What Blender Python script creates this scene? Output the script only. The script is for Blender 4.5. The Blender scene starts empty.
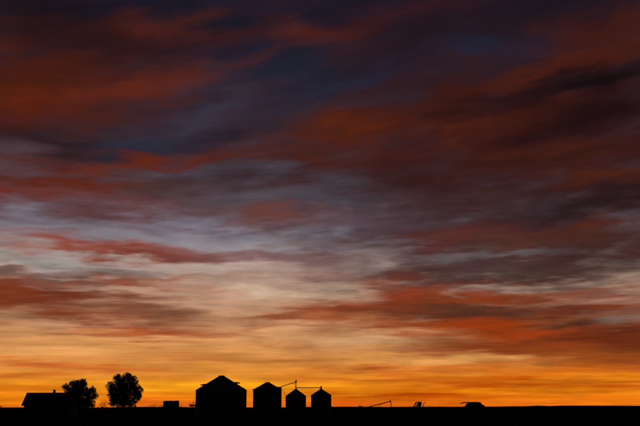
import bpy, math, random
from mathutils import Vector, Matrix

R = math.radians
scene = bpy.context.scene
COL = scene.collection

# ------------------------------------------------------------------ camera
cam_data = bpy.data.cameras.new("camera")
cam_data.lens = 50.0
cam_data.sensor_width = 36.0
cam_data.clip_start = 0.1
cam_data.clip_end = 60000.0
cam = bpy.data.objects.new("camera", cam_data)
COL.objects.link(cam)
EYE = 1.6
cam.location = (0, 0, EYE)
cam.rotation_euler = (R(90 + 12.34), R(0.16), 0)
scene.camera = cam

scene.view_settings.view_transform = 'Standard'
scene.view_settings.look = 'None'
scene.view_settings.gamma = 1.0
scene.view_settings.exposure = 0.0
scene.view_settings.use_curve_mapping = False
scene.cycles.max_bounces = 4
scene.cycles.use_denoising = False
scene.cycles.use_adaptive_sampling = True
scene.cycles.adaptive_threshold = 0.03
scene.cycles.adaptive_min_samples = 8

# ------------------------------------------------------------------ sky (after sunset: the sun itself is below the horizon)
# cloud banks of the evening sky: azimuth, elevation, half width, half height (degrees), tilt, colour, opacity
CLOUD_BANKS = [
    (15.72,16.46,27.07,13.15,0,51,21,21,1), (-18.70,23.46,13.15,3.48,0,15,13,17,0.9), (-13.29,24.52,9.28,2.63,0,17,22,37,0.95),
    (-4.51,25.29,13.15,2.47,0,28,28,45,0.9), (6.89,24.46,13.15,4.25,4,38,23,31,0.8), (16.26,24.94,11.60,2.32,0,25,20,31,0.8),
    (-19.03,19.53,18.56,6.03,6,72,27,16,1), (18.66,22.87,13.15,2.94,3,48,22,22,0.8), (-9.00,18.89,9.67,2.94,14,48,42,57,0.85),
    (-16.94,16.18,14.69,2.47,-3,34,22,28,0.95), (11.27,16.75,24.75,6.57,3,60,24,22,0.9), (17.90,12.28,22.11,7.24,4,54,27,24,1),
    (-18.59,13.52,15.47,3.87,-3,83,35,24,1), (-9.85,13.53,11.58,2.16,0,68,42,38,0.9), (0.99,13.27,10.35,1.84,2,62,58,67,0.95),
    (7.18,10.87,15.55,3.55,0,72,53,58,0.9), (17.12,9.43,17.47,4.08,2,68,41,38,1), (14.42,4.41,19.49,4.19,-3,126,51,25,1),
    (-18.70,6.67,13.71,2.74,0,119,56,34,0.95), (-19.56,18.56,12.37,3.25,6,85,32,16,0.9), (-14.16,22.38,9.28,1.70,2,35,18,19,0.7),
    (-12.08,20.02,9.28,1.47,13,99,38,24,1), (-17.26,20.87,10.05,1.08,6,68,28,19,0.8), (-13.96,18.83,6.96,0.77,9,83,35,23,0.7),
    (-16.42,17.64,9.28,1.08,8,71,30,20,0.6), (-7.89,23.49,11.60,1.39,2,75,32,26,0.95), (-1.24,23.93,5.41,1.93,-10,88,37,29,0.95),
    (-3.57,22.41,6.57,1.16,14,80,35,29,0.9), (1.04,23.75,6.19,1.16,15,72,32,26,0.7), (-8.81,21.03,6.96,1.08,14,74,33,27,0.6),
    (-4.94,22.81,4.64,1.08,3,31,34,55,0.9), (-6.14,21.77,3.09,0.77,2,37,35,49,0.6), (-0.55,21.51,6.57,2.63,3,26,32,48,0.95),
    (1.70,20.62,8.51,1.31,14,34,38,59,0.8), (-7.73,18.63,5.03,1.01,16,59,55,71,0.8), (-10.63,16.85,5.80,1.16,12,43,49,66,0.75),
    (-6.57,17.34,7.35,1.24,12,35,31,45,0.9), (-17.87,16.22,6.19,1.01,-5,31,26,35,0.7), (-8.95,15.60,11.60,0.77,5,97,37,23,1),
    (-3.34,15.76,6.96,0.70,-3,85,35,21,0.8), (-5.64,14.81,7.73,1.70,3,48,31,35,0.8), (6.92,25.44,9.28,1.55,5,59,25,28,0.7),
    (12.33,22.53,7.35,1.31,3,29,37,57,1), (8.20,22.86,8.51,1.86,4,31,21,29,0.7), (13.59,23.89,9.28,0.93,4,38,25,31,0.5),
    (18.67,22.99,10.05,1.31,5,71,29,21,0.85), (15.03,20.84,15.47,1.24,12,75,31,20,1), (8.10,19.68,6.96,0.77,9,65,28,20,0.6),
    (16.86,19.69,16.24,1.86,12,18,12,15,1), (9.73,18.98,11.60,1.39,9,23,15,18,1), (18.30,17.96,10.05,1.55,4,35,18,18,0.9),
    (4.03,17.54,14.69,2.17,5,80,32,20,0.95), (1.68,17.63,9.28,1.01,8,89,37,20,0.9), (11.95,17.47,8.51,0.93,14,89,37,21,0.95),
    (15.64,15.10,11.60,0.70,6,77,32,21,0.85), (10.11,20.08,9.28,0.62,12,68,28,20,0.8), (8.72,18.27,7.73,0.70,3,37,20,22,0.7),
    (15.69,15.97,13.92,1.24,4,72,32,21,0.9), (18.31,13.85,8.89,0.93,4,75,33,21,0.95), (13.12,15.08,10.83,0.93,3,46,23,22,0.6),
    (17.30,12.32,12.96,1.68,10,34,22,27,0.9), (13.57,11.47,8.25,1.20,12,46,32,37,0.7), (17.20,10.66,8.91,0.82,8,87,38,27,0.85),
    (18.74,15.60,7.73,0.93,0,45,22,21,0.6), (0.67,15.91,9.28,1.08,0,74,32,20,0.7), (6.65,15.36,11.60,1.39,2,57,25,22,0.6),
    (17.07,18.08,11.60,1.70,6,28,15,17,0.85), (7.94,14.68,13.15,2.01,2,55,25,22,0.9), (11.10,12.65,9.15,1.22,3,54,29,26,0.9),
    (-18.83,12.65,11.51,1.38,-2,110,45,30,1), (-15.86,13.59,6.96,1.24,-6,94,38,24,0.9), (-17.49,10.58,14.09,1.11,0,126,120,129,0.85),
    (-8.46,10.58,11.80,0.74,0,128,121,128,0.7), (-16.63,11.31,12.00,0.60,0,102,91,103,0.6), (-4.62,13.17,9.19,1.15,2,83,74,82,0.7),
    (-2.96,12.10,6.03,1.13,-3,105,59,51,0.85), (-12.99,12.44,8.37,0.68,0,99,66,69,0.6), (-12.92,11.12,4.47,0.37,0,125,84,72,0.4),
    (-15.02,9.84,8.78,0.73,-7,144,66,46,0.85), (-9.07,9.61,11.62,0.87,-3,141,61,41,0.9), (-10.02,9.46,7.97,0.51,-2,114,53,42,0.7),
    (-2.93,9.46,10.85,0.80,-2,117,83,85,0.85), (-19.50,9.67,4.39,0.51,0,153,99,77,0.7), (-16.78,8.89,7.94,0.65,-4,158,152,144,0.9),
    (-14.03,8.57,7.94,0.51,-6,112,92,90,0.7), (-9.04,8.91,6.50,0.36,0,182,160,150,0.6), (-17.32,7.88,9.38,0.79,-2,98,78,74,0.9),
    (-13.99,7.70,7.94,0.58,0,135,63,38,0.85), (-18.70,6.67,7.94,1.01,0,113,48,27,0.9), (-12.74,7.24,5.77,0.36,0,196,152,128,0.6),
    (-3.90,8.81,10.11,0.65,0,190,166,152,0.6), (-9.33,8.08,3.61,0.36,0,155,95,64,0.7), (-5.18,8.16,3.61,0.36,4,178,124,102,0.7),
    (-1.30,8.38,5.05,0.65,-2,152,112,100,0.6), (-2.59,7.28,8.66,0.51,-2,214,186,158,0.6), (7.82,10.66,9.59,1.48,3,83,42,38,0.9),
    (5.25,11.74,8.25,0.75,4,72,56,63,0.6), (1.32,11.59,6.73,0.67,0,99,78,87,0.5), (2.62,10.30,6.60,0.59,2,122,112,118,0.5),
    (8.75,9.49,8.70,0.51,0,97,87,89,0.7), (7.75,8.11,10.83,1.23,3,78,56,57,0.95), (1.96,9.21,8.66,0.65,2,116,92,88,0.6),
    (0.32,7.04,6.50,0.58,0,204,176,148,0.8), (5.15,6.82,7.22,1.44,-4,142,55,27,1), (2.90,6.26,8.66,0.87,2,144,67,36,0.85),
    (8.65,6.58,7.22,0.72,2,97,49,31,0.9), (11.27,9.36,6.52,0.43,2,89,81,83,0.6), (16.46,8.47,8.66,0.43,3,100,86,86,0.6),
    (12.87,9.99,8.79,0.59,4,69,44,39,0.6), (15.24,8.28,13.71,1.01,3,67,43,37,0.95), (13.36,7.35,7.94,0.36,2,120,102,98,0.6),
    (13.63,6.72,9.38,0.51,3,131,58,33,0.95), (18.71,6.79,5.05,0.36,2,118,98,92,0.6), (17.51,6.29,4.33,0.29,3,150,122,108,0.5),
    (18.35,5.83,7.22,0.43,0,86,48,33,0.8), (12.68,6.12,4.33,0.25,0,158,128,110,0.5), (13.84,4.85,19.49,3.03,-3,135,56,25,1),
    (18.50,3.72,11.55,2.45,0,115,51,25,0.9), (14.87,1.79,18.77,1.44,0,224,110,20,0.9), (6.31,1.47,14.44,1.15,0,232,124,24,0.7),
    (13.76,3.38,14.44,0.72,-3,158,76,28,0.9), (9.50,4.00,8.66,0.65,-3,144,63,25,0.9), (3.85,5.62,6.50,0.43,0,167,99,56,0.7),
    (10.81,5.72,10.83,0.65,0,79,46,34,1), (15.36,5.07,9.38,0.58,3,81,44,31,1), (19.31,5.38,3.61,0.65,4,132,108,96,0.7),
    (8.61,5.45,7.94,0.43,-6,88,49,34,0.8), (12.62,4.88,7.22,0.36,-6,104,46,25,0.8), (16.80,4.48,7.94,0.43,5,83,40,27,0.9),
    (14.10,4.05,6.50,0.36,-4,108,48,25,0.8), (7.69,6.21,6.50,0.36,-5,94,51,34,0.8), (18.77,3.42,6.50,0.43,3,95,46,27,0.8),
    (10.11,3.55,7.94,0.29,-3,135,65,30,0.8), (3.86,6.13,4.33,0.36,-4,115,55,34,0.8), (5.17,7.39,4.33,0.36,-3,108,56,40,0.7),
    (8.89,4.44,6.50,0.36,-6,167,70,24,0.9), (15.67,5.30,5.77,0.25,6,135,81,49,0.7), (10.46,4.73,10.11,0.94,-3,153,58,18,1),
    (17.36,3.99,10.11,0.94,4,104,42,21,1), (14.08,3.68,8.66,0.58,-3,144,60,22,0.9), (7.62,3.89,5.77,0.36,2,135,76,41,0.6),
    (8.26,4.32,7.94,0.43,-3,158,77,40,0.6), (18.44,2.89,8.66,0.72,-4,144,69,25,0.9), (7.59,2.89,10.11,0.51,0,232,164,88,0.8),
    (1.92,4.24,9.38,0.87,0,226,178,126,0.6), (-2.89,5.63,5.41,0.51,2,139,74,44,1), (-3.72,5.05,4.33,0.36,5,169,99,59,0.7),
    (-7.68,5.71,7.94,0.65,-2,160,104,68,0.6), (-10.16,4.92,6.14,1.01,-3,160,70,33,1), (-10.51,5.92,6.50,0.87,-2,122,72,53,0.9),
    (-14.47,5.33,6.50,0.43,0,206,152,118,0.6), (-16.30,5.84,10.11,0.72,-2,126,60,34,0.9), (-13.22,4.62,5.77,0.36,2,180,106,59,0.6),
    (-7.60,3.20,10.83,0.65,-2,191,116,55,0.75), (-2.54,2.85,7.94,0.36,0,184,107,46,0.85), (-16.15,3.47,8.66,0.36,0,236,170,100,0.6),
    (-17.27,2.61,3.97,0.43,-3,206,102,44,1), (-12.81,2.36,5.41,0.32,0,198,102,42,0.9), (-18.37,1.88,5.41,0.36,2,204,104,34,0.9),
    (3.17,2.41,5.05,0.43,2,176,82,30,1), (6.32,2.15,9.38,0.32,-1,200,104,36,0.9), (8.83,2.45,5.77,0.22,2,200,108,44,0.6),
    (0.63,1.67,9.38,0.32,1,206,112,34,0.9), (7.87,1.65,9.38,0.32,0,198,98,20,0.95), (-5.68,1.35,10.83,0.58,0,254,168,26,0.85),
    (-4.41,0.86,8.66,0.29,0,226,118,16,0.8), (-10.65,1.82,6.50,0.29,0,222,128,40,0.8), (17.79,1.71,7.94,0.51,0,248,146,16,0.7),
    (12.46,1.33,10.83,0.51,-1,182,78,8,1), (16.59,1.12,7.94,0.36,0,190,82,10,0.95), (11.23,1.03,10.83,0.22,0,244,146,12,0.7),
    (6.29,0.73,12.27,0.58,0,188,74,6,1), (2.53,0.98,6.50,0.29,0,238,136,14,0.6), (17.13,0.41,8.66,0.36,0,236,118,18,0.7),
    (-9.98,0.24,6.50,0.43,0,216,92,22,0.7), (-17.18,1.18,6.50,0.36,0,210,108,18,0.85), (-15.97,0.47,5.05,0.43,0,250,150,24,0.6),
    (3.15,0.24,9.38,0.36,0,214,82,14,0.7),
]


def lin(v):
    v /= 255.0
    return v / 12.92 if v <= 0.04045 else ((v + 0.055) / 1.055) ** 2.4


def rgb(r, g, b):
    return (lin(r), lin(g), lin(b), 1.0)


world = bpy.data.worlds.new("World")
scene.world = world
world.use_nodes = True
wt = world.node_tree
wt.nodes.clear()
world.cycles.sampling_method = 'MANUAL'
world.cycles.sample_map_resolution = 256
L = wt.links.new


def N(kind, **kw):
    n = wt.nodes.new(kind)
    for k, v in kw.items():
        setattr(n, k, v)
    return n


def put(sock, v):
    if hasattr(v, 'is_linked'):
        L(v, sock)
    else:
        sock.default_value = v


def M(op, a, b=0.0, c=None, clamp=False):
    n = N('ShaderNodeMath', operation=op, use_clamp=clamp)
    put(n.inputs[0], a)
    put(n.inputs[1], b)
    if c is not None:
        put(n.inputs[2], c)
    return n.outputs[0]


def remap(v, a, b, c, d, mode='SMOOTHSTEP'):
    n = N('ShaderNodeMapRange', interpolation_type=mode)
    for i, x in enumerate((v, a, b, c, d)):
        put(n.inputs[i], x)
    return n.outputs[0]


def combine(x, y, z=0.0):
    n = N('ShaderNodeCombineXYZ')
    for i, v in enumerate((x, y, z)):
        put(n.inputs[i], v)
    return n.outputs[0]


def mix(f, a, b, blend='MIX'):
    n = N('ShaderNodeMix', data_type='RGBA', blend_type=blend)
    put(n.inputs[0], f)
    put(n.inputs[6], a)
    put(n.inputs[7], b)
    return n.outputs[2]


def noise(vec, scale, detail=4.0, rough=0.55):
    n = N('ShaderNodeTexNoise', noise_dimensions='3D')
    L(vec, n.inputs['Vector'])
    n.inputs['Scale'].default_value = scale
    n.inputs['Detail'].default_value = detail
    n.inputs['Roughness'].default_value = rough
    return n


tc = N('ShaderNodeTexCoord')
sep = N('ShaderNodeSeparateXYZ')
L(tc.outputs['Generated'], sep.inputs[0])
dx, dy, dz = sep.outputs
zc = M('MAXIMUM', dz, 0.0)
az = M('MULTIPLY', M('ARCTAN2', dx, dy), 57.29578)
el = M('MULTIPLY', M('ARCSINE', dz), 57.29578)
# wind-drawn streak space: fine and flat at the horizon, broader overhead, rising slightly to the right high up
hz = M('DIVIDE', 1.0, M('ADD', zc, 0.30))
u = M('MULTIPLY', dx, hz)
w = M('MULTIPLY', dy, hz)
lz = M('LOGARITHM', M('ADD', zc, 0.07), 2.71828)
lz = M('SUBTRACT', lz, M('MULTIPLY', M('MULTIPLY', u, M('MULTIPLY', zc, zc)), 2.3))
long_ = remap(zc, 0.01, 0.22, 0.45, 1.0)   # low streaks are seen edge-on and look longer
ul = M('MULTIPLY', u, long_)
wl = M('MULTIPLY', w, long_)
S = combine(M('MULTIPLY', u, 4.6), M('MULTIPLY', w, 4.6), M('MULTIPLY', lz, 6.0))
S2 = combine(M('MULTIPLY', ul, 9.0), M('MULTIPLY', wl, 9.0), M('MULTIPLY', lz, 26.0))
S3 = combine(M('MULTIPLY', ul, 14.0), M('MULTIPLY', wl, 14.0), M('MULTIPLY', lz, 38.0))
fibre = noise(S3, 1.0, 4.0, 0.55)
warp = noise(S, 1.0, 5.0, 0.52)
streak = noise(S2, 1.0, 4.0, 0.54)
sw = N('ShaderNodeSeparateColor')
L(warp.outputs['Color'], sw.inputs[0])
ss = N('ShaderNodeSeparateColor')
L(streak.outputs['Color'], ss.inputs[0])
nr = M('SUBTRACT', sw.outputs[0], 0.5)
ng = M('SUBTRACT', sw.outputs[1], 0.5)
sg = M('SUBTRACT', ss.outputs[1], 0.5)
thick = M('ADD', M('MAXIMUM', el, 0.0), 1.6)
soft = remap(el, 7.0, 16.0, 1.0, 0.6)   # the high deck is smoother than the low one
azw = M('ADD', az, M('MULTIPLY', nr, M('MULTIPLY_ADD', thick, 0.2, 2.4)))
elw = M('ADD', el, M('MULTIPLY', thick, M('MULTIPLY_ADD', ng, 0.20, M('MULTIPLY', M('MULTIPLY', sg, soft), 0.15))))

# clear air of the afterglow by elevation
RMAX = 90.0
height01 = M('POWER', M('DIVIDE', M('MAXIMUM', elw, 0.0), RMAX, clamp=True), 0.5)
ramp = N('ShaderNodeValToRGB')
L(height01, ramp.inputs[0])
stops = [(0.0, (236, 108, 20)), (0.5, (244, 128, 14)), (1.4, (246, 152, 30)), (2.7, (230, 148, 68)), (4.2, (220, 154, 94)),
         (6.1, (202, 152, 118)), (7.8, (190, 158, 138)), (9.7, (160, 148, 148)), (11.3, (134, 128, 142)),
         (13.2, (106, 96, 110)), (16.4, (62, 50, 60)), (19.0, (50, 40, 50)), (22.1, (38, 29, 40)), (26.0, (26, 23, 36)),
         (45.0, (22, 24, 38)), (90.0, (16, 18, 30))]
cr = ramp.color_ramp
cr.interpolation = 'LINEAR'
while len(cr.elements) < len(stops):
    cr.elements.new(0.5)
for e, (deg, c) in zip(cr.elements, stops):
    e.position = (deg / RMAX) ** 0.5
    e.color = rgb(*c)
sky = ramp.outputs[0]

nish = N('ShaderNodeTexSky', sky_type='NISHITA')
nish.sun_disc = False
nish.sun_elevation = R(-1.5)
nish.sun_rotation = R(-6)
nish.dust_density = 3.0
air = mix(1.0, nish.outputs[0], (0.12, 0.12, 0.12, 1.0), 'MULTIPLY')
sky = mix(0.06, sky, air)

# thin high cloud everywhere, red underneath where the sun still reaches it
veil = remap(sw.outputs[2], 0.50, 0.72, 0.0, 0.35)
veil_hue = mix(remap(el, 2.0, 16.0, 0.0, 1.0), rgb(214, 116, 52), rgb(84, 36, 32))
sky = mix(M('MULTIPLY', veil, remap(el, 0.5, 5.0, 0.35, 0.8)), sky, veil_hue)

sf = N('ShaderNodeSeparateColor')
L(fibre.outputs['Color'], sf.inputs[0])
edge = M('DIVIDE', remap(sw.outputs[0], 0.36, 0.64, 1.3, 0.78, 'LINEAR'), M('POWER', soft, 0.45))
# ragged outlines, in two patterns used in turn
rag_a = M('MULTIPLY_ADD', M('SUBTRACT', ss.outputs[0], 0.5), 1.5, M('MULTIPLY', M('SUBTRACT', sf.outputs[1], 0.5), 0.5))
rag_b = M('MULTIPLY_ADD', M('SUBTRACT', sw.outputs[2], 0.5), 1.5, M('MULTIPLY', M('SUBTRACT', sf.outputs[2], 0.5), 0.5))
ragged = []
for rag in (rag_a, rag_b):
    rim = M('MULTIPLY_ADD', rag, soft, 1.0)
    ragged.append((rim, M('SUBTRACT', rim, edge)))
sheared = {}
for bank, (a, e, ra, re, tilt, cr_, cg_, cb_, op) in enumerate(CLOUD_BANKS):
    tilt = round(tilt / 3) * 3
    if tilt not in sheared:
        k = math.tan(R(tilt))
        sheared[tilt] = (k, combine(azw, M('MULTIPLY_ADD', azw, -k, elw)))
    k, src = sheared[tilt]
    m = N('ShaderNodeVectorMath', operation='MULTIPLY_ADD')
    L(src, m.inputs[0])
    m.inputs[1].default_value = (1 / ra, 1 / re, 0)
    m.inputs[2].default_value = (-a / ra, -(e - k * a) / re, 0)
    g = N('ShaderNodeVectorMath', operation='LENGTH')
    L(m.outputs[0], g.inputs[0])
    rim, core = ragged[bank % 2]
    f = remap(g.outputs['Value'], rim, core, 0.0, op)
    sky = mix(f, sky, rgb(cr_, cg_, cb_))

# fine wisps: the thickness of the cloud varies from streak to streak
wisp = M('ADD', M('MULTIPLY_ADD', M('MULTIPLY', M('SUBTRACT', ss.outputs[2], 0.5), soft), 0.6, M('MULTIPLY_ADD', nr, 0.8, 0.96)), M('MULTIPLY', M('MULTIPLY', M('SUBTRACT', fibre.outputs[0], 0.5), soft), 0.45))
sc_ = N('ShaderNodeVectorMath', operation='SCALE')
L(sky, sc_.inputs[0])
L(wisp, sc_.inputs[3])
sky = sc_.outputs[0]
# away from the afterglow the evening sky falls off to night
away = N('ShaderNodeVectorMath', operation='DOT_PRODUCT')
L(tc.outputs['Generated'], away.inputs[0])
away.inputs[1].default_value = (math.sin(R(-5)), math.cos(R(-5)), 0)
night = mix(remap(el, 0.0, 50.0, 0.0, 1.0), rgb(24, 22, 34), rgb(15, 17, 28))
sky = mix(remap(away.outputs['Value'], -0.1, 0.86, 0.0, 1.0), night, sky)

bg = N('ShaderNodeBackground')
L(sky, bg.inputs[0])
bg.inputs[1].default_value = 1.0
wo = N('ShaderNodeOutputWorld')
L(bg.outputs[0], wo.inputs[0])

# ------------------------------------------------------------------ materials
def material(name, base, rough=0.85, var=0.35, scale=6.0, bump=0.3, metallic=0.0, stretch=(1, 1, 1), spec=0.12):
    m = bpy.data.materials.new(name)
    m.use_nodes = True
    t = m.node_tree
    b = t.nodes['Principled BSDF']
    co = t.nodes.new('ShaderNodeTexCoord')
    mp = t.nodes.new('ShaderNodeMapping')
    mp.inputs[3].default_value = stretch
    n = t.nodes.new('ShaderNodeTexNoise')
    n.inputs['Scale'].default_value = scale
    n.inputs['Detail'].default_value = 6
    r = t.nodes.new('ShaderNodeValToRGB')
    r.color_ramp.elements[0].position = 0.3
    r.color_ramp.elements[1].position = 0.7
    r.color_ramp.elements[0].color = (*[c * (1 - var) for c in base], 1)
    r.color_ramp.elements[1].color = (*[c * (1 + var) for c in base], 1)
    bp = t.nodes.new('ShaderNodeBump')
    bp.inputs['Strength'].default_value = bump
    bp.inputs['Distance'].default_value = 0.03
    t.links.new(co.outputs['Object'], mp.inputs[0])
    t.links.new(mp.outputs[0], n.inputs['Vector'])
    t.links.new(n.outputs[0], r.inputs[0])
    t.links.new(r.outputs[0], b.inputs['Base Color'])
    t.links.new(n.outputs[0], bp.inputs['Height'])
    t.links.new(bp.outputs[0], b.inputs['Normal'])
    b.inputs['Roughness'].default_value = rough
    b.inputs['Metallic'].default_value = metallic
    b.inputs['Specular IOR Level'].default_value = spec
    return m


MAT = {
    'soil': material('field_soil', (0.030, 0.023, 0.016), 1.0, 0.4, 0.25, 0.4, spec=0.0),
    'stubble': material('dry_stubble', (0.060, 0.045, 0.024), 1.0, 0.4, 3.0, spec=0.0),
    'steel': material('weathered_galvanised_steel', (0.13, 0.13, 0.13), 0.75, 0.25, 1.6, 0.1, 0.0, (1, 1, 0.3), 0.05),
    'steel_dark': material('dull_steel', (0.10, 0.10, 0.10), 0.7, 0.25, 4.0, spec=0.05),
    'wood': material('weathered_barn_wood', (0.10, 0.075, 0.055), 0.95, 0.4, 5.0, 0.5, 0.0, (0.4, 0.4, 4)),
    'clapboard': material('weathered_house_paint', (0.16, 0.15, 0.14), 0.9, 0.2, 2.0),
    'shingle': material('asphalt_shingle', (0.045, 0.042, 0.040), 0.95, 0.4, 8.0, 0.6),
    'brick': material('chimney_brick', (0.16, 0.075, 0.055), 0.95, 0.3, 6.0, 0.6),
    'glass': material('window_glass', (0.02, 0.022, 0.025), 0.35, 0.1, 2.0, 0.0, spec=0.2),
    'trim': material('window_trim', (0.20, 0.19, 0.18), 0.85, 0.2, 5.0),
    'bark': material('tree_bark', (0.055, 0.042, 0.032), 0.95, 0.4, 8.0, 0.8, 0.0, (1, 1, 0.25)),
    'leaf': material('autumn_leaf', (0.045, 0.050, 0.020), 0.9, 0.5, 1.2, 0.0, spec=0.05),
    'twig': material('bare_twig', (0.060, 0.045, 0.035), 0.95, 0.3, 6.0),
    'red_paint': material('faded_red_machine_paint', (0.14, 0.035, 0.025), 0.8, 0.25, 2.0, 0.1),
    'green_paint': material('faded_green_machine_paint', (0.03, 0.07, 0.03), 0.8, 0.25, 2.0, 0.1),
    'rubber': material('tyre_rubber', (0.02, 0.02, 0.02), 0.9, 0.3, 8.0),
}


# ------------------------------------------------------------------ mesh helpers
class MB:
    def __init__(self):
        self.v = []
        self.f = []

    def box(self, c, s, rot=None):
        b = len(self.v)
        for sx in (-1, 1):
            for sy in (-1, 1):
                for sz in (-1, 1):
                    p = Vector((sx * s[0] / 2, sy * s[1] / 2, sz * s[2] / 2))
                    if rot is not None:
                        p = rot @ p
                    self.v.append(tuple(p + Vector(c)))
        for q in ((0, 1, 3, 2), (4, 6, 7, 5), (0, 4, 5, 1), (2, 3, 7, 6), (0, 2, 6, 4), (1, 5, 7, 3)):
            self.f.append(tuple(b + i for i in q))
        return self

    def tube(self, pts, radii, n=8, cap=True):
        pts = [Vector(p) for p in pts]
        if not isinstance(radii, (list, tuple)):
            radii = [radii] * len(pts)
        b = len(self.v)
        for i, p in enumerate(pts):
            d = (pts[min(i + 1, len(pts) - 1)] - pts[max(i - 1, 0)]).normalized()
            a = d.orthogonal().normalized() if i == 0 else (a - d * a.dot(d)).normalized()
            c = d.cross(a)
            for k in range(n):
                t = 2 * math.pi * k / n
                self.v.append(tuple(p + (a * math.cos(t) + c * math.sin(t)) * radii[i]))
        for i in range(len(pts) - 1):
            for k in range(n):
                k2 = (k + 1) % n
                self.f.append((b + i * n + k, b + i * n + k2, b + (i + 1) * n + k2, b + (i + 1) * n + k))
        if cap:
            self.f.append(tuple(b + k for k in reversed(range(n))))
            e = b + (len(pts) - 1) * n
            self.f.append(tuple(e + k for k in range(n)))
        return self

    def lathe(self, prof, n=48, c=(0, 0, 0), axis='Z'):
        b = len(self.v)
        for (r, z) in prof:
            for k in range(n):
                t = 2 * math.pi * k / n
                if axis == 'Z':
                    p = (c[0] + r * math.cos(t), c[1] + r * math.sin(t), c[2] + z)
                elif axis == 'Y':
                    p = (c[0] + r * math.cos(t), c[1] + z, c[2] + r * math.sin(t))
                else:
                    p = (c[0] + z, c[1] + r * math.cos(t), c[2] + r * math.sin(t))
                self.v.append(p)
        for i in range(len(prof) - 1):
            for k in range(n):
                k2 = (k + 1) % n
                self.f.append((b + i * n + k, b + i * n + k2, b + (i + 1) * n + k2, b + (i + 1) * n + k))
        if prof[0][0] > 0:
            self.f.append(tuple(b + k for k in reversed(range(n))))
        if prof[-1][0] > 0:
            e = b + (len(prof) - 1) * n
            self.f.append(tuple(e + k for k in range(n)))
        return self

    def prism(self, outline, y0, y1):
        """outline in x,z swept from y0 to y1"""
        b = len(self.v)
        n = len(outline)
        self.v += [(x, y0, z) for x, z in outline] + [(x, y1, z) for x, z in outline]
        self.f.append(tuple(b + i for i in range(n)))
        self.f.append(tuple(b + n + i for i in reversed(range(n))))
        for i in range(n):
            j = (i + 1) % n
            self.f.append((b + j, b + i, b + n + i, b + n + j))
        return self

    def build(self, name, mat, parent=None):
        me = bpy.data.meshes.new(name)
        me.from_pydata(self.v, [], self.f)
        me.update()
        me.materials.append(MAT[mat])
        o = bpy.data.objects.new(name, me)
        COL.objects.link(o)
        if parent is not None:
            o.parent = parent
        return o


def thing(name, label, cat, loc, rz=0.0, group=None):
    o = bpy.data.objects.new(name, None)
    o.empty_display_size = 0.3
    COL.objects.link(o)
    o.location = loc
    o.rotation_euler = (0, 0, rz)
    tag(o, label, cat, group)
    return o


def tag(o, label, cat, group=None):
    o['label'] = label
    o['category'] = cat
    if group:
        o['group'] = group
    return o


# ------------------------------------------------------------------ ground: prairie field out to the horizon
def ground_height(x, y):
    r = math.hypot(x, y)
    k = min(1.0, max(0.0, (r - 900.0) / 4000.0))
    h = 6.0 * math.sin(x * 0.0031 + 1.3) * math.sin(y * 0.0011 + 0.4) + 3.0 * math.sin(x * 0.0093 + y * 0.002) + 1.5 * math.sin(x * 0.021 + 2.0)
    near = 0.05 * math.sin(x * 0.11 + 0.7) * math.sin(y * 0.07)
    return near * max(0.0, 1 - r / 400.0) + h * k


g = MB()
radii = [0.0]
r = 2.0
while r < 30000:
    radii.append(r)
    r *= 1.12
SEG = 240
g.v.append((0, 0, 0))
for r in radii[1:]:
    for k in range(SEG):
        t = 2 * math.pi * k / SEG
        x, y = r * math.sin(t), r * math.cos(t)
        g.v.append((x, y, ground_height(x, y)))
for k in range(SEG):
    g.f.append((0, 1 + (k + 1) % SEG, 1 + k))
for i in range(len(radii) - 2):
    a = 1 + i * SEG
    for k in range(SEG):
        k2 = (k + 1) % SEG
        g.f.append((a + k, a + k2, a + SEG + k2, a + SEG + k))
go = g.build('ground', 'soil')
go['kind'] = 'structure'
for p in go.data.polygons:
    p.use_smooth = True

# cut stubble and dry grass on the near field
random.seed(4)
st = MB()
for i in range(26000):
    y = 30 + 200 * random.random() ** 1.6
    x = random.uniform(-0.46, 0.46) * y
    x = round(x / 0.38) * 0.38 + random.uniform(-0.05, 0.05)
    h = random.uniform(0.12, 0.34)
    a = random.uniform(0, math.pi)
    ca, sa = math.cos(a) * 0.03, math.sin(a) * 0.03
    lx, ly = random.uniform(-.1, .1), random.uniform(-.1, .1)
    z = ground_height(x, y) - 0.02
    b = len(st.v)
    st.v += [(x - ca, y - sa, z), (x + ca, y + sa, z), (x + lx, y + ly, z + h)]
    st.f.append((b, b + 1, b + 2))
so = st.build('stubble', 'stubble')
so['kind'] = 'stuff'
tag(so, 'dark cut stubble and dry grass over the near field', 'stubble')


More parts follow.
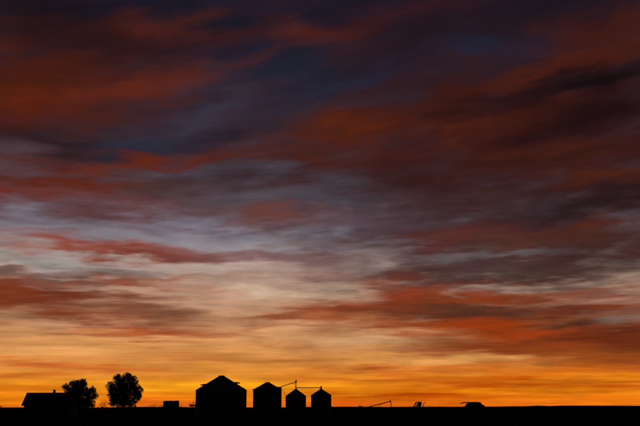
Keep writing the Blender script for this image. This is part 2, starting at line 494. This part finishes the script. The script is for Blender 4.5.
# ------------------------------------------------------------------ grain bins
def grain_bin(label, x, y, dia, eave, apex, cap_r, cap_h, vents=(), door_az=0.0, ladder_az=0.6, overhang=0.06):
    t = thing('grain_bin', label, 'grain bin', (x, y, 0), 0, 'grain bins in a row')
    rad = dia / 2
    MB().lathe([(rad + 0.18, -0.2), (rad + 0.18, 0.14)], 64).build('foundation', 'clapboard', t)
    # corrugated wall, sheet rings of about 0.8 m lapped over each other
    prof = []
    z = 0.145
    pitch = 0.105
    while z < eave:
        lap = 0.006 * (int(z / 0.82) % 2)
        prof += [(rad - 0.012 + lap, z), (rad + 0.012 + lap, min(z + pitch / 2, eave))]
        z += pitch
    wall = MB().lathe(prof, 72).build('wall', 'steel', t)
    for k in range(12):
        a = 2 * math.pi * (k + 0.5) / 12
        sb = MB()
        sb.box(((rad + 0.035) * math.cos(a), (rad + 0.035) * math.sin(a), eave * 0.5 + 0.05), (0.05, 0.09, eave - 0.25), Matrix.Rotation(a, 3, 'Z'))
        sb.build('stiffener', 'steel', wall)
    # roof with standing ribs
    slope_r = cap_r * 0.9
    ztop = apex - cap_h
    roof = MB().lathe([(rad + overhang, eave - 0.07), (rad + overhang, eave), (slope_r, ztop)], 72).build('roof', 'steel', t)
    nrib = max(16, int(dia * 3))
    rb = MB()
    for k in range(nrib):
        a = 2 * math.pi * k / nrib
        rb.tube([((rad + overhang) * math.cos(a), (rad + overhang) * math.sin(a), eave + 0.02), (slope_r * math.cos(a), slope_r * math.sin(a), ztop + 0.02)], 0.03, 4)
    rb.build('ribs', 'steel', roof)['kind'] = 'stuff'
    c = MB().lathe([(cap_r, ztop - 0.1), (cap_r, ztop + cap_h * 0.55), (cap_r * 1.04, ztop + cap_h * 0.6), (cap_r * 0.55, apex), (0.0, apex + 0.03)], 24)
    c.build('roof_cap', 'steel_dark', t)
    tan = (ztop - eave) / (rad + overhang - slope_r)
    for (a, fr, s) in vents:
        rr = rad * fr
        zz = eave + (rad + overhang - rr) * tan
        ca, sa = math.cos(a), math.sin(a)
        vb = MB()
        vb.lathe([(0.24 * s, -0.25), (0.24 * s, 0.08 * s), (0.42 * s, 0.10 * s), (0.40 * s, 0.24 * s), (0.12 * s, 0.31 * s)], 16, (rr * ca, rr * sa, zz))
        vb.box((ca * (rr + 0.42 * s), sa * (rr + 0.42 * s), zz + 0.12 * s), (0.60 * s, 0.5 * s, 0.24 * s), Matrix.Rotation(a, 3, 'Z'))
        vb.build('roof_vent', 'steel_dark', t)
    # door towards the field and a ladder up the side
    a = -math.pi / 2 + door_az
    d = MB().box(((rad + 0.05) * math.cos(a), (rad + 0.05) * math.sin(a), 1.15), (0.10, 0.75, 1.5), Matrix.Rotation(a, 3, 'Z')).build('door', 'steel_dark', t)
    MB().box(((rad + 0.12) * math.cos(a + 0.25 / rad), (rad + 0.12) * math.sin(a + 0.25 / rad), 1.15), (0.06, 0.05, 0.2), Matrix.Rotation(a, 3, 'Z')).build('handle', 'steel_dark', d)
    a = -math.pi / 2 + ladder_az
    ld = MB()
    side = Vector((-math.sin(a), math.cos(a), 0))
    base = Vector(((rad + 0.17) * math.cos(a), (rad + 0.17) * math.sin(a), 0))
    for s in (-0.2, 0.2):
        p = base + side * s
        ld.tube([(p.x, p.y, 0.4), (p.x, p.y, eave + 0.1)], 0.02, 5)
    z = 0.55
    while z < eave:
        p, q = base + side * -0.2, base + side * 0.2
        ld.tube([(p.x, p.y, z), (q.x, q.y, z)], 0.014, 4)
        z += 0.3
    ld.build('ladder', 'steel_dark', t)
    return t


BIN_Y = 200.0
b1 = grain_bin('widest dark grain bin with two roof vents and a flat cap, nearest the trees', -21.76, BIN_Y, 11.15, 5.36, 8.56, 0.72, 0.22,
               vents=((math.pi - 0.25, 0.70, 1.25), (0.28, 0.58, 1.2), (-2.0, 0.62, 1.2), (-0.9, 0.62, 1.2)), door_az=0.35, ladder_az=-0.55)
# stub of an unloading auger on the left foot of the widest bin
ua = MB().tube([(-5.2, -1.2, 2.05), (-6.55, -1.4, 2.05)], 0.13, 10)
ua.box((-6.35, -1.4, 2.1), (0.75, 0.4, 0.42)).build('unloading_auger', 'steel_dark', b1)

b2 = grain_bin('medium dark grain bin, second from the trees, with an auger platform on its right eave', -11.65, BIN_Y + 1, 6.30, 5.46, 7.12, 0.48, 0.14,
               vents=((math.pi - 0.2, 1.0, 0.55),), door_az=-0.2, ladder_az=0.5)
pf = MB().box((2.62, -0.35, 6.02), (1.0, 0.9, 0.10))
pf.box((2.62, -0.35, 5.76), (0.94, 0.5, 0.52)).build('platform', 'steel_dark', b2)

b3 = grain_bin('small peaked grain bin under the raised end of the auger', -5.32, BIN_Y, 4.48, 4.02, 5.62, 0.28, 0.16, door_az=0.3, ladder_az=-0.7, overhang=0.04)
b4 = grain_bin('small peaked grain bin at the right end of the row', 0.27, BIN_Y, 4.46, 4.20, 5.62, 0.28, 0.16, door_az=-0.3, ladder_az=0.7, overhang=0.04)
MB().box((0, 0, 5.85), (0.34, 0.34, 0.55)).build('inlet_box', 'steel_dark', b4)

# overhead auger lifting grain from the second bin to the third, and the level conveyor to the fourth
oa = thing('overhead_auger', 'thin sloping auger tube rising from the second bin to above the third', 'auger', (-8.6, BIN_Y - 0.2, 0))
MB().tube([(0.0, 0, 6.10), (3.28, 0.15, 7.05)], 0.085, 10).build('auger_tube', 'steel_dark', oa)
MB().box((3.30, 0.15, 7.18), (0.34, 0.34, 0.46)).tube([(3.3, 0.15, 7.35), (3.42, 0.15, 7.52)], 0.1, 8).build('head_box', 'steel_dark', oa)
MB().tube([(3.30, 0.15, 7.0), (3.29, 0.2, 5.64)], 0.09, 10).build('drop_spout', 'steel_dark', oa)
MB().tube([(2.86, 0.15, 6.92), (2.96, 0.15, 6.3), (3.22, 0.18, 5.9)], 0.035, 6).build('spout_brace', 'steel_dark', oa)
MB().tube([(0.1, -0.2, 5.85), (1.05, -0.25, 4.25)], 0.045, 6).build('leg_brace', 'steel_dark', oa)

cv = thing('level_conveyor', 'thin level conveyor pipe joining the peaks of the two small bins', 'conveyor', (-5.32, BIN_Y, 0))
MB().tube([(0.08, -0.15, 5.88), (5.5, -0.15, 5.86)], 0.075, 10).build('conveyor_tube', 'steel_dark', cv)
MB().box((5.6, -0.32, 6.02), (0.3, 0.3, 0.34)).build('drive_box', 'steel_dark', cv)
for xx in (0.25, 5.3):
    MB().box((xx, -0.15, 5.66), (0.08, 0.12, 0.36)).build('support', 'steel_dark', cv)


# ------------------------------------------------------------------ farmhouse
h = thing('farmhouse', 'long low gabled farmhouse with one chimney at the left edge', 'house', (-56.2, 190, 0), R(4))
HL, HD, WALL_H, RIDGE = 9.4, 6.6, 2.42, 4.62
MB().box((0, 0, 0.15), (HL + 0.1, HD + 0.1, 0.5)).build('foundation', 'brick', h)
wall = MB()
wall.box((0, 0, WALL_H / 2 + 0.2), (HL, HD, WALL_H - 0.25))
wb = len(wall.v)
for sx in (-1, 1):
    x = sx * HL / 2
    wall.v += [(x, -HD / 2, WALL_H), (x, HD / 2, WALL_H), (x, 0, RIDGE - 0.12)]
wall.f += [(wb, wb + 1, wb + 2), (wb + 3, wb + 5, wb + 4)]
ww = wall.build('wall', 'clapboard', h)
bd = MB()
for k in range(11):
    z = 0.42 + k * 0.19
    for s in (-1, 1):
        bd.box((0, s * (HD / 2 + 0.012), z), (HL, 0.02, 0.17), Matrix.Rotation(s * 0.05, 3, 'X'))
bd.build('siding', 'clapboard', ww)['kind'] = 'stuff'
ov, th = 0.55, 0.14
roof = MB()
sl = (RIDGE - WALL_H) / (HD / 2)
yo = HD / 2 + ov
zo = RIDGE - sl * yo
for s in (-1, 1):
    b = len(roof.v)
    for x in (-HL / 2 - 0.4, HL / 2 + 0.4):
        roof.v += [(x, 0, RIDGE), (x, s * yo, zo), (x, s * yo, zo + th), (x, 0, RIDGE + th)]
    roof.f += [(b, b + 1, b + 2, b + 3), (b + 4, b + 7, b + 6, b + 5), (b + 3, b + 2, b + 6, b + 7), (b, b + 4, b + 5, b + 1), (b + 1, b + 5, b + 6, b + 2)]
rf = roof.build('roof', 'shingle', h)
course = MB()
for s in (-1, 1):
    for k in range(18):
        f = (k + 0.5) / 18
        course.box((0, s * yo * f, RIDGE + th + 0.012 - sl * yo * f), (HL + 0.82, yo / 18 * 1.25, 0.016), Matrix.Rotation(-s * math.atan(sl), 3, 'X'))
course.build('shingle_courses', 'shingle', rf)['kind'] = 'stuff'
ch = MB().box((0.5, 0.1, RIDGE + 0.22), (0.44, 0.44, 0.9))
ch.box((0.5, 0.1, RIDGE + 0.70), (0.52, 0.52, 0.1)).build('chimney', 'brick', rf)
for (wx, ww_, wh) in ((-3.5, 0.9, 1.2), (-1.6, 0.9, 1.2), (1.9, 1.5, 1.2), (3.7, 0.8, 1.0)):
    fr = MB()
    y = -HD / 2 - 0.05
    for sx in (-1, 1):
        fr.box((wx + sx * ww_ / 2, y, 1.45), (0.1, 0.1, wh + 0.2))
    fr.box((wx, y - 0.003, 1.45 + wh / 2), (ww_, 0.1, 0.1)).box((wx, y - 0.02, 1.45 - wh / 2), (ww_ + 0.2, 0.16, 0.08)).box((wx, y + 0.003, 1.45), (ww_, 0.06, 0.05))
    f = fr.build('window', 'trim', h)
    MB().box((wx, y + 0.01, 1.45), (ww_ - 0.1, 0.03, wh - 0.06)).build('pane', 'glass', f)
dr = MB().box((0.2, -HD / 2 - 0.04, 1.35), (0.95, 0.08, 2.0)).build('door', 'wood', h)
MB().box((0.52, -HD / 2 - 0.11, 1.3), (0.06, 0.06, 0.12)).build('handle', 'steel_dark', dr)
MB().box((0.2, -HD / 2 - 0.6, 0.2), (1.5, 1.0, 0.22)).build('step', 'wood', h)


# ------------------------------------------------------------------ trees and brush
def leafy_tree(name, label, cat, x, y, lobes, density, seed, leaf=(0.10, 0.21), trunk_r=0.22, group=None):
    rnd = random.Random(seed)
    t = thing(name, label, cat, (x, y, 0), 0, group)
    top = max(l[2] + l[3] for l in lobes)
    tr = MB()
    fork = Vector((0, 0, top * 0.26))
    tr.tube([(0, 0, -0.1), (0.05, 0, top * 0.12), fork], [trunk_r * 1.25, trunk_r, trunk_r * 0.85], 9)
    for (lx, ly, lz, lr) in lobes:
        e = Vector((lx, ly, lz))
        mid = fork.lerp(e, 0.5) + Vector((rnd.uniform(-.25, .25), rnd.uniform(-.25, .25), -0.15))
        tr.tube([fork - Vector((0, 0, 0.15)), mid, e], [trunk_r * 0.5, trunk_r * 0.27, 0.02], 6)
        for k in range(5):
            d = Vector((rnd.gauss(0, 1), rnd.gauss(0, 1), rnd.gauss(0.4, 1))).normalized()
            tr.tube([mid.lerp(e, 0.6), e + d * lr * 0.55, e + d * lr * rnd.uniform(0.9, 1.1)], [0.035, 0.02, 0.008], 4)
    tr.build('trunk', 'bark', t)
    cr_ = MB()
    for (lx, ly, lz, lr) in lobes:
        # each lobe is a handful of leaf clumps with gaps between them
        clumps = []
        for k in range(max(7, int(14 * lr))):
            d = Vector((rnd.gauss(0, 1), rnd.gauss(0, 1), rnd.gauss(0, 1))).normalized()
            clumps.append((Vector((lx, ly, lz)) + d * lr * rnd.uniform(0.25, 0.9), lr * rnd.uniform(0.26, 0.46)))
        for k in range(4):
            d = Vector((rnd.gauss(0, 1), rnd.gauss(0, 0.6), rnd.gauss(0.35, 1))).normalized()
            clumps.append((Vector((lx, ly, lz)) + d * lr * rnd.uniform(0.9, 1.05), lr * rnd.uniform(0.14, 0.24)))
        for i in range(int(density * lr * lr)):
            c, rr = rnd.choice(clumps) if rnd.random() < 0.52 else (Vector((lx, ly, lz)), lr * 1.02)
            d = Vector((rnd.gauss(0, 1), rnd.gauss(0, 1), rnd.gauss(0, 1))).normalized()
            p = c + d * rr * rnd.random() ** 0.5
            if p.z < 0.15:
                continue
            s = rnd.uniform(*leaf)
            n = Vector((rnd.gauss(0, 1), rnd.gauss(0, 1), rnd.gauss(0, 1))).normalized()
            a = n.orthogonal().normalized() * s * 0.5
            q = n.cross(a).normalized() * s * rnd.uniform(0.28, 0.42)
            b = len(cr_.v)
            cr_.v += [tuple(p - a), tuple(p + q), tuple(p + a), tuple(p - q)]
            cr_.f.append((b, b + 1, b + 2, b + 3))
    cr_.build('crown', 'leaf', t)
    return t


def lobes_from(spec, x0, seed, depth=1.0):
    rnd = random.Random(seed)
    return [(lx - x0, rnd.uniform(-depth, depth), lz, lr * 1.02) for (lx, lz, lr) in spec]


# lobes: x, height, radius in metres
TREE_A = [(-55.6, 6.0, .85), (-54.3, 6.4, 1.25), (-52.7, 6.45, 1.35), (-51.9, 6.9, .9), (-53.2, 4.9, 1.7), (-51.4, 5.1, 1.05),
          (-50.1, 5.35, .9), (-49.7, 4.2, .95), (-50.6, 3.1, 1.1), (-51.9, 3.2, .95), (-54.0, 3.4, 1.7), (-54.9, 4.7, 1.25), (-53.4, 7.15, .5), (-52.1, 7.45, .45), (-52.9, 2.2, 1.3), (-50.3, 2.3, 1.0), (-51.6, 1.9, 1.1), (-51.0, 4.3, .9)]
TREE_B = [(-45.1, 7.9, 1.0), (-42.9, 8.1, 1.2), (-41.1, 7.5, 1.05), (-45.7, 6.0, 1.35), (-43.5, 6.0, 1.7), (-41.3, 5.8, 1.55), (-40.2, 5.1, 1.1),
          (-45.5, 4.3, 1.25), (-43.1, 4.1, 1.7), (-40.7, 3.9, 1.2), (-45.6, 2.8, .95), (-43.5, 2.6, 1.4), (-41.6, 2.6, 1.2), (-39.8, 4.3, .7), (-44.7, 8.6, .45), (-42.6, 8.8, .5), (-44.6, 5.1, 1.2), (-44.2, 7.0, 1.15), (-44.6, 3.4, 1.1)]
leafy_tree('leafy_tree', 'lopsided leafy tree standing at the right end of the farmhouse', 'tree', -52.8, 199, lobes_from(TREE_A, -52.8, 1), 2100, 11, group='trees by the farmhouse')
leafy_tree('leafy_tree', 'taller round leafy tree standing alone between the house and the bins', 'tree', -43.0, 200, lobes_from(TREE_B, -43.0, 2), 2100, 12, group='trees by the farmhouse')
leafy_tree('low_shrub', 'low dark shrub between the two leafy trees', 'shrub', -47.9, 201,
           lobes_from([(-48.9, 1.3, .55), (-48.1, 1.4, .55), (-47.3, 1.4, .5), (-46.6, 1.2, .5)], -47.9, 3, .4), 900, 13, trunk_r=0.06)
leafy_tree('low_shrub', 'small dark shrub cut by the left edge of the picture', 'shrub', -70.3, 200,
           lobes_from([(-70.8, 1.3, .7), (-70.1, 1.5, .6), (-69.6, 1.0, .5)], -70.3, 4, .4), 900, 14, trunk_r=0.06)
leafy_tree('low_shrub', 'small hazy hump of weeds left of the portable auger', 'shrub', 12.2, 270,
           lobes_from([(11.8, 1.6, .55), (12.4, 1.5, .5), (12.9, 1.2, .5)], 12.2, 5, .4), 900, 15, trunk_r=0.05)


def bare_shrub(label, x, y, height, spread, stems, seed):
    rnd = random.Random(seed)
    t = thing('bare_shrub', label, 'shrub', (x, y, 0), 0, 'bare brush along the field edge')
    main, fine = MB(), MB()

    def grow(p, d, ln, rad, lev):
        q = p + d * ln
        mb = main if lev < 2 else fine
        mid = p.lerp(q, 0.5) + Vector((rnd.gauss(0, 1), rnd.gauss(0, 1), 0)) * ln * 0.06
        mb.tube([p, mid, q], [rad, rad * 0.8, rad * 0.55], 4 if lev < 2 else 3, cap=False)
        if lev >= 4:
            return
        for k in range(rnd.choice((2, 3)) if lev < 3 else 2):
            e = (d + Vector((rnd.gauss(0, 1), rnd.gauss(0, 1), rnd.gauss(0.25, 0.6))) * 0.5).normalized()
            grow(p.lerp(q, rnd.uniform(0.6, 1.0)), e, ln * rnd.uniform(0.55, 0.8), rad * 0.6, lev + 1)

    for s in range(stems):
        d = Vector((rnd.uniform(-spread, spread), rnd.uniform(-spread, spread), 1)).normalized()
        grow(Vector((rnd.uniform(-.4, .4) * spread * 2, rnd.uniform(-.3, .3), -0.05)), d, height * rnd.uniform(0.44, 0.56), 0.036, 0)
    main.build('stems', 'twig', t)
    fine.build('twigs', 'twig', t)['kind'] = 'stuff'


bare_shrub('bare twiggy shrub reaching out between the two leafy trees', -48.2, 203, 3.4, 0.6, 8, 21)
BRUSH = [(-37.8, 207, 2.6, .5, 8, 'bare brush just right of the round leafy tree'),
         (-36.2, 210, 2.3, .5, 8, 'bare brush between the round tree and the wagon, nearer the tree'),
         (-34.9, 208, 2.9, .6, 9, 'tallest bare brush left of the stake-sided wagon'),
         (-33.4, 211, 2.5, .5, 8, 'bare brush against the left end of the stake-sided wagon'),
         (-29.6, 211, 2.8, .6, 9, 'bare brush just right of the stake-sided wagon'),
         (-28.3, 209, 2.6, .5, 8, 'bare brush midway between the wagon and the widest bin'),
         (-27.1, 210, 2.9, .5, 9, 'bare brush next to the foot of the widest bin')]
for i, (x, y, hh, sp, n, lb) in enumerate(BRUSH):
    bare_shrub(lb, x, y, hh, sp, n, 30 + i)


# ------------------------------------------------------------------ machinery
def wheel(parent, x, y, r, wdt, name='wheel'):
    ty = MB().lathe([(r * 0.55, -wdt / 2), (r * 0.94, -wdt / 2), (r, -wdt * 0.32), (r, wdt * 0.32), (r * 0.94, wdt / 2), (r * 0.55, wdt / 2)], 24, (x, y, r), 'Y').build(name, 'rubber', parent)
    MB().lathe([(r * 0.53, -wdt * 0.3), (r * 0.5, wdt * 0.28), (r * 0.18, wdt * 0.33), (0.0, wdt * 0.36)], 18, (x, y, r), 'Y').build('rim', 'steel_dark', ty)
    return ty


# stake-sided wagon between the brush
wg = thing('stake_wagon', 'small boxy stake-sided farm wagon among the bare brush', 'wagon', (-34.4 + 0.0, 205, 0), R(4))
wg.location.x = -33.55
WL, WD = 3.3, 2.0
MB().box((0, 0, 0.86), (WL, WD, 0.14)).build('bed', 'wood', wg)
MB().box((0, 0, 0.70), (WL - 0.5, 0.9, 0.16)).build('chassis', 'steel_dark', wg)
for k in range(6):
    z = 1.09 + k * 0.345
    for s in (-1, 1):
        MB().box((0, s * WD / 2, z + (0.17 if s > 0 else 0.0)), (WL, 0.05, 0.315)).build('side_board', 'wood', wg)
        MB().box((s * (WL / 2 + 0.03), 0, z), (0.05, WD - 0.06, 0.315)).build('end_board', 'wood', wg)
for k in range(5):
    x = -WL / 2 + 0.1 + k * (WL - 0.2) / 4
    for s in (-1, 1):
        MB().box((x, s * (WD / 2 + 0.065), 1.95 + (0.12 if k == 4 else 0.0)), (0.09, 0.07, 2.4)).build('stake', 'wood', wg)
MB().box((1.05, 0, 3.05), (0.7, 1.2, 0.22)).build('tarpaulin', 'rubber', wg)
for sx in (-1, 1):
    for s in (-1, 1):
        wheel(wg, sx * 1.1, s * 0.8, 0.38, 0.22)
MB().tube([(-WL / 2, 0, 0.6), (-WL / 2 - 1.1, 0, 0.35)], 0.05, 6).build('drawbar', 'steel_dark', wg)

# portable auger out on the field
AUX, AUY = 15.9, 270.0
pa = thing('portable_auger', 'long portable grain auger sloping up to the right with a hanging spout', 'auger', (AUX, AUY, 0))
MB().tube([(-7.3, 0, 0.25), (0, 0, 2.04), (5.05, 0, 3.3)], [0.12, 0.13, 0.13], 10).build('auger_tube', 'steel_dark', pa)
MB().prism([(-8.0, 0.65), (-6.9, 0.65), (-7.1, 0.12), (-7.7, 0.12)], -0.4, 0.4).build('hopper', 'steel_dark', pa)
MB().box((5.0, 0, 3.3), (0.42, 0.36, 0.5)).build('head_box', 'steel_dark', pa)
MB().tube([(5.1, 0, 3.2), (5.25, 0, 2.4), (5.25, 0, 1.1)], [0.13, 0.10, 0.10], 8).build('spout', 'rubber', pa)
for s in (-1, 1):
    MB().tube([(-1.0, s * 1.0, 0.4), (2.6, s * 0.15, 2.65)], 0.045, 6).build('lift_arm', 'steel_dark', pa)
    MB().tube([(-1.0, s * 1.0, 0.4), (-4.5, s * 0.15, 0.95)], 0.045, 6).build('stay', 'steel_dark', pa)
    wheel(pa, -1.0, s * 1.15, 0.38, 0.2)
MB().tube([(-1.0, -1.1, 0.38), (-1.0, 1.1, 0.38)], 0.05, 6).build('axle', 'steel_dark', pa)

# folded cultivator
fc = thing('folded_cultivator', 'small folded field implement with leaning wings and a curved arm, left of the combine', 'implement', (31.2, 285, 0))
MB().box((-0.5, 0, 0.8), (3.8, 1.8, 0.14)).build('frame', 'steel_dark', fc)
for s in (-1, 1):
    wheel(fc, -0.3, s * 0.9, 0.4, 0.22)
lean = R(28)


def leaning(x0, ht, wd, y, name):
    wm = MB()
    ax = math.sin(lean)
    az_ = math.cos(lean)
    for i in range(2):
        yy = y + (i - 0.5) * wd
        wm.tube([(x0, yy, 0.85), (x0 + ax * ht, yy, 0.85 + az_ * ht)], 0.12, 6)
    for j in range(4):
        f = 0.15 + j * 0.27
        wm.tube([(x0 + ax * ht * f, y - wd / 2, 0.85 + az_ * ht * f), (x0 + ax * ht * f, y + wd / 2, 0.85 + az_ * ht * f)], 0.06, 6)
    w_ = wm.build(name, 'steel_dark', fc)
    for j in range(4):
        f = 0.2 + j * 0.25
        MB().tube([(x0 + ax * ht * f, y, 0.85 + az_ * ht * f), (x0 + ax * ht * f + 0.35, y, 0.95 + az_ * ht * f), (x0 + ax * ht * f + 0.5, y, 0.7 + az_ * ht * f)], 0.05, 5).build('shank', 'steel_dark', w_)


leaning(-2.25, 2.75, 1.4, -0.3, 'wing')
leaning(-1.5, 2.75, 1.4, 0.4, 'wing')
MB().prism([(-0.2, 3.18), (0.75, 3.18), (0.55, 2.3), (0.1, 1.2), (-0.25, 0.88), (-0.9, 0.88), (-0.5, 2.2)], -0.35, 0.35).build('seed_box', 'red_paint', fc)
MB().tube([(0.75, 0, 0.85), (0.95, 0, 1.6), (1.15, 0, 2.3), (1.5, 0, 2.85), (2.0, 0, 3.08)], [0.12, 0.12, 0.11, 0.10, 0.08], 8).build('curved_arm', 'steel_dark', fc)

# combine harvester
ck = thing('combine_harvester', 'combine harvester parked on the field with its unloading auger pointing left', 'combine', (49.4, 290, 0))
MB().prism([(-2.6, 1.0), (-2.75, 2.2), (-2.3, 2.75), (1.0, 2.75), (1.0, 0.95), (0.2, 0.8)], -1.35, 1.35).build('body', 'green_paint', ck)
MB().prism([(-1.3, 2.752), (-1.5, 3.1), (0.5, 3.2), (0.75, 2.752)], -1.3, 1.3).build('grain_tank', 'green_paint', ck)
cb = MB().prism([(1.003, 1.3), (1.003, 3.0), (1.12, 3.12), (1.55, 3.12), (1.78, 2.9), (2.15, 2.3), (2.15, 1.3)], -0.85, 0.85).build('cab', 'green_paint', ck)
MB().prism([(1.12, 2.0), (1.12, 2.85), (1.72, 2.85), (2.06, 2.3), (2.06, 2.0)], -0.87, -0.853).build('side_window', 'glass', cb)
MB().prism([(2.153, 2.35), (2.5, 2.3), (3.45, 1.6), (3.6, 0.8), (3.2, 0.45), (2.153, 1.1)], -0.6, 0.6).build('feeder_house', 'green_paint', ck)
hd = MB().prism([(3.3, 0.25), (3.3, 1.1), (3.5, 1.15), (3.62, 0.45), (4.5, 0.2), (4.5, 0.12)], -3.6, 3.6).build('header', 'green_paint', ck)
rl = MB()
for k in range(6):
    a = 2 * math.pi * k / 6
    rl.tube([(4.2 + 0.5 * math.cos(a), -3.5, 0.95 + 0.5 * math.sin(a)), (4.2 + 0.5 * math.cos(a), 3.5, 0.95 + 0.5 * math.sin(a))], 0.035, 5)
    for yy in (-3.5, 0, 3.5):
        rl.tube([(4.2, yy, 0.95), (4.2 + 0.5 * math.cos(a), yy, 0.95 + 0.5 * math.sin(a))], 0.03, 4)
rl.build('reel', 'steel_dark', hd)
MB().tube([(-0.6, -1.45, 2.6), (-1.0, -1.5, 2.92), (-3.6, -1.5, 2.95), (-4.2, -1.5, 2.86), (-4.9, -1.5, 2.66)], [0.19, 0.18, 0.17, 0.15, 0.13], 10).build('unloading_auger', 'green_paint', ck)
MB().prism([(-2.62, 0.9), (-3.05, 1.1), (-3.1, 1.9), (-2.76, 2.2)], -1.0, 1.0).build('straw_hood', 'green_paint', ck)
for s in (-1, 1):
    wheel(ck, 1.4, s * 1.5, 0.92, 0.6)
    wheel(ck, -2.0, s * 1.35, 0.58, 0.4)
MB().tube([(-1.9, 0.6, 2.7), (-1.9, 0.6, 3.1)], 0.07, 8).build('exhaust_pipe', 'steel_dark', ck)
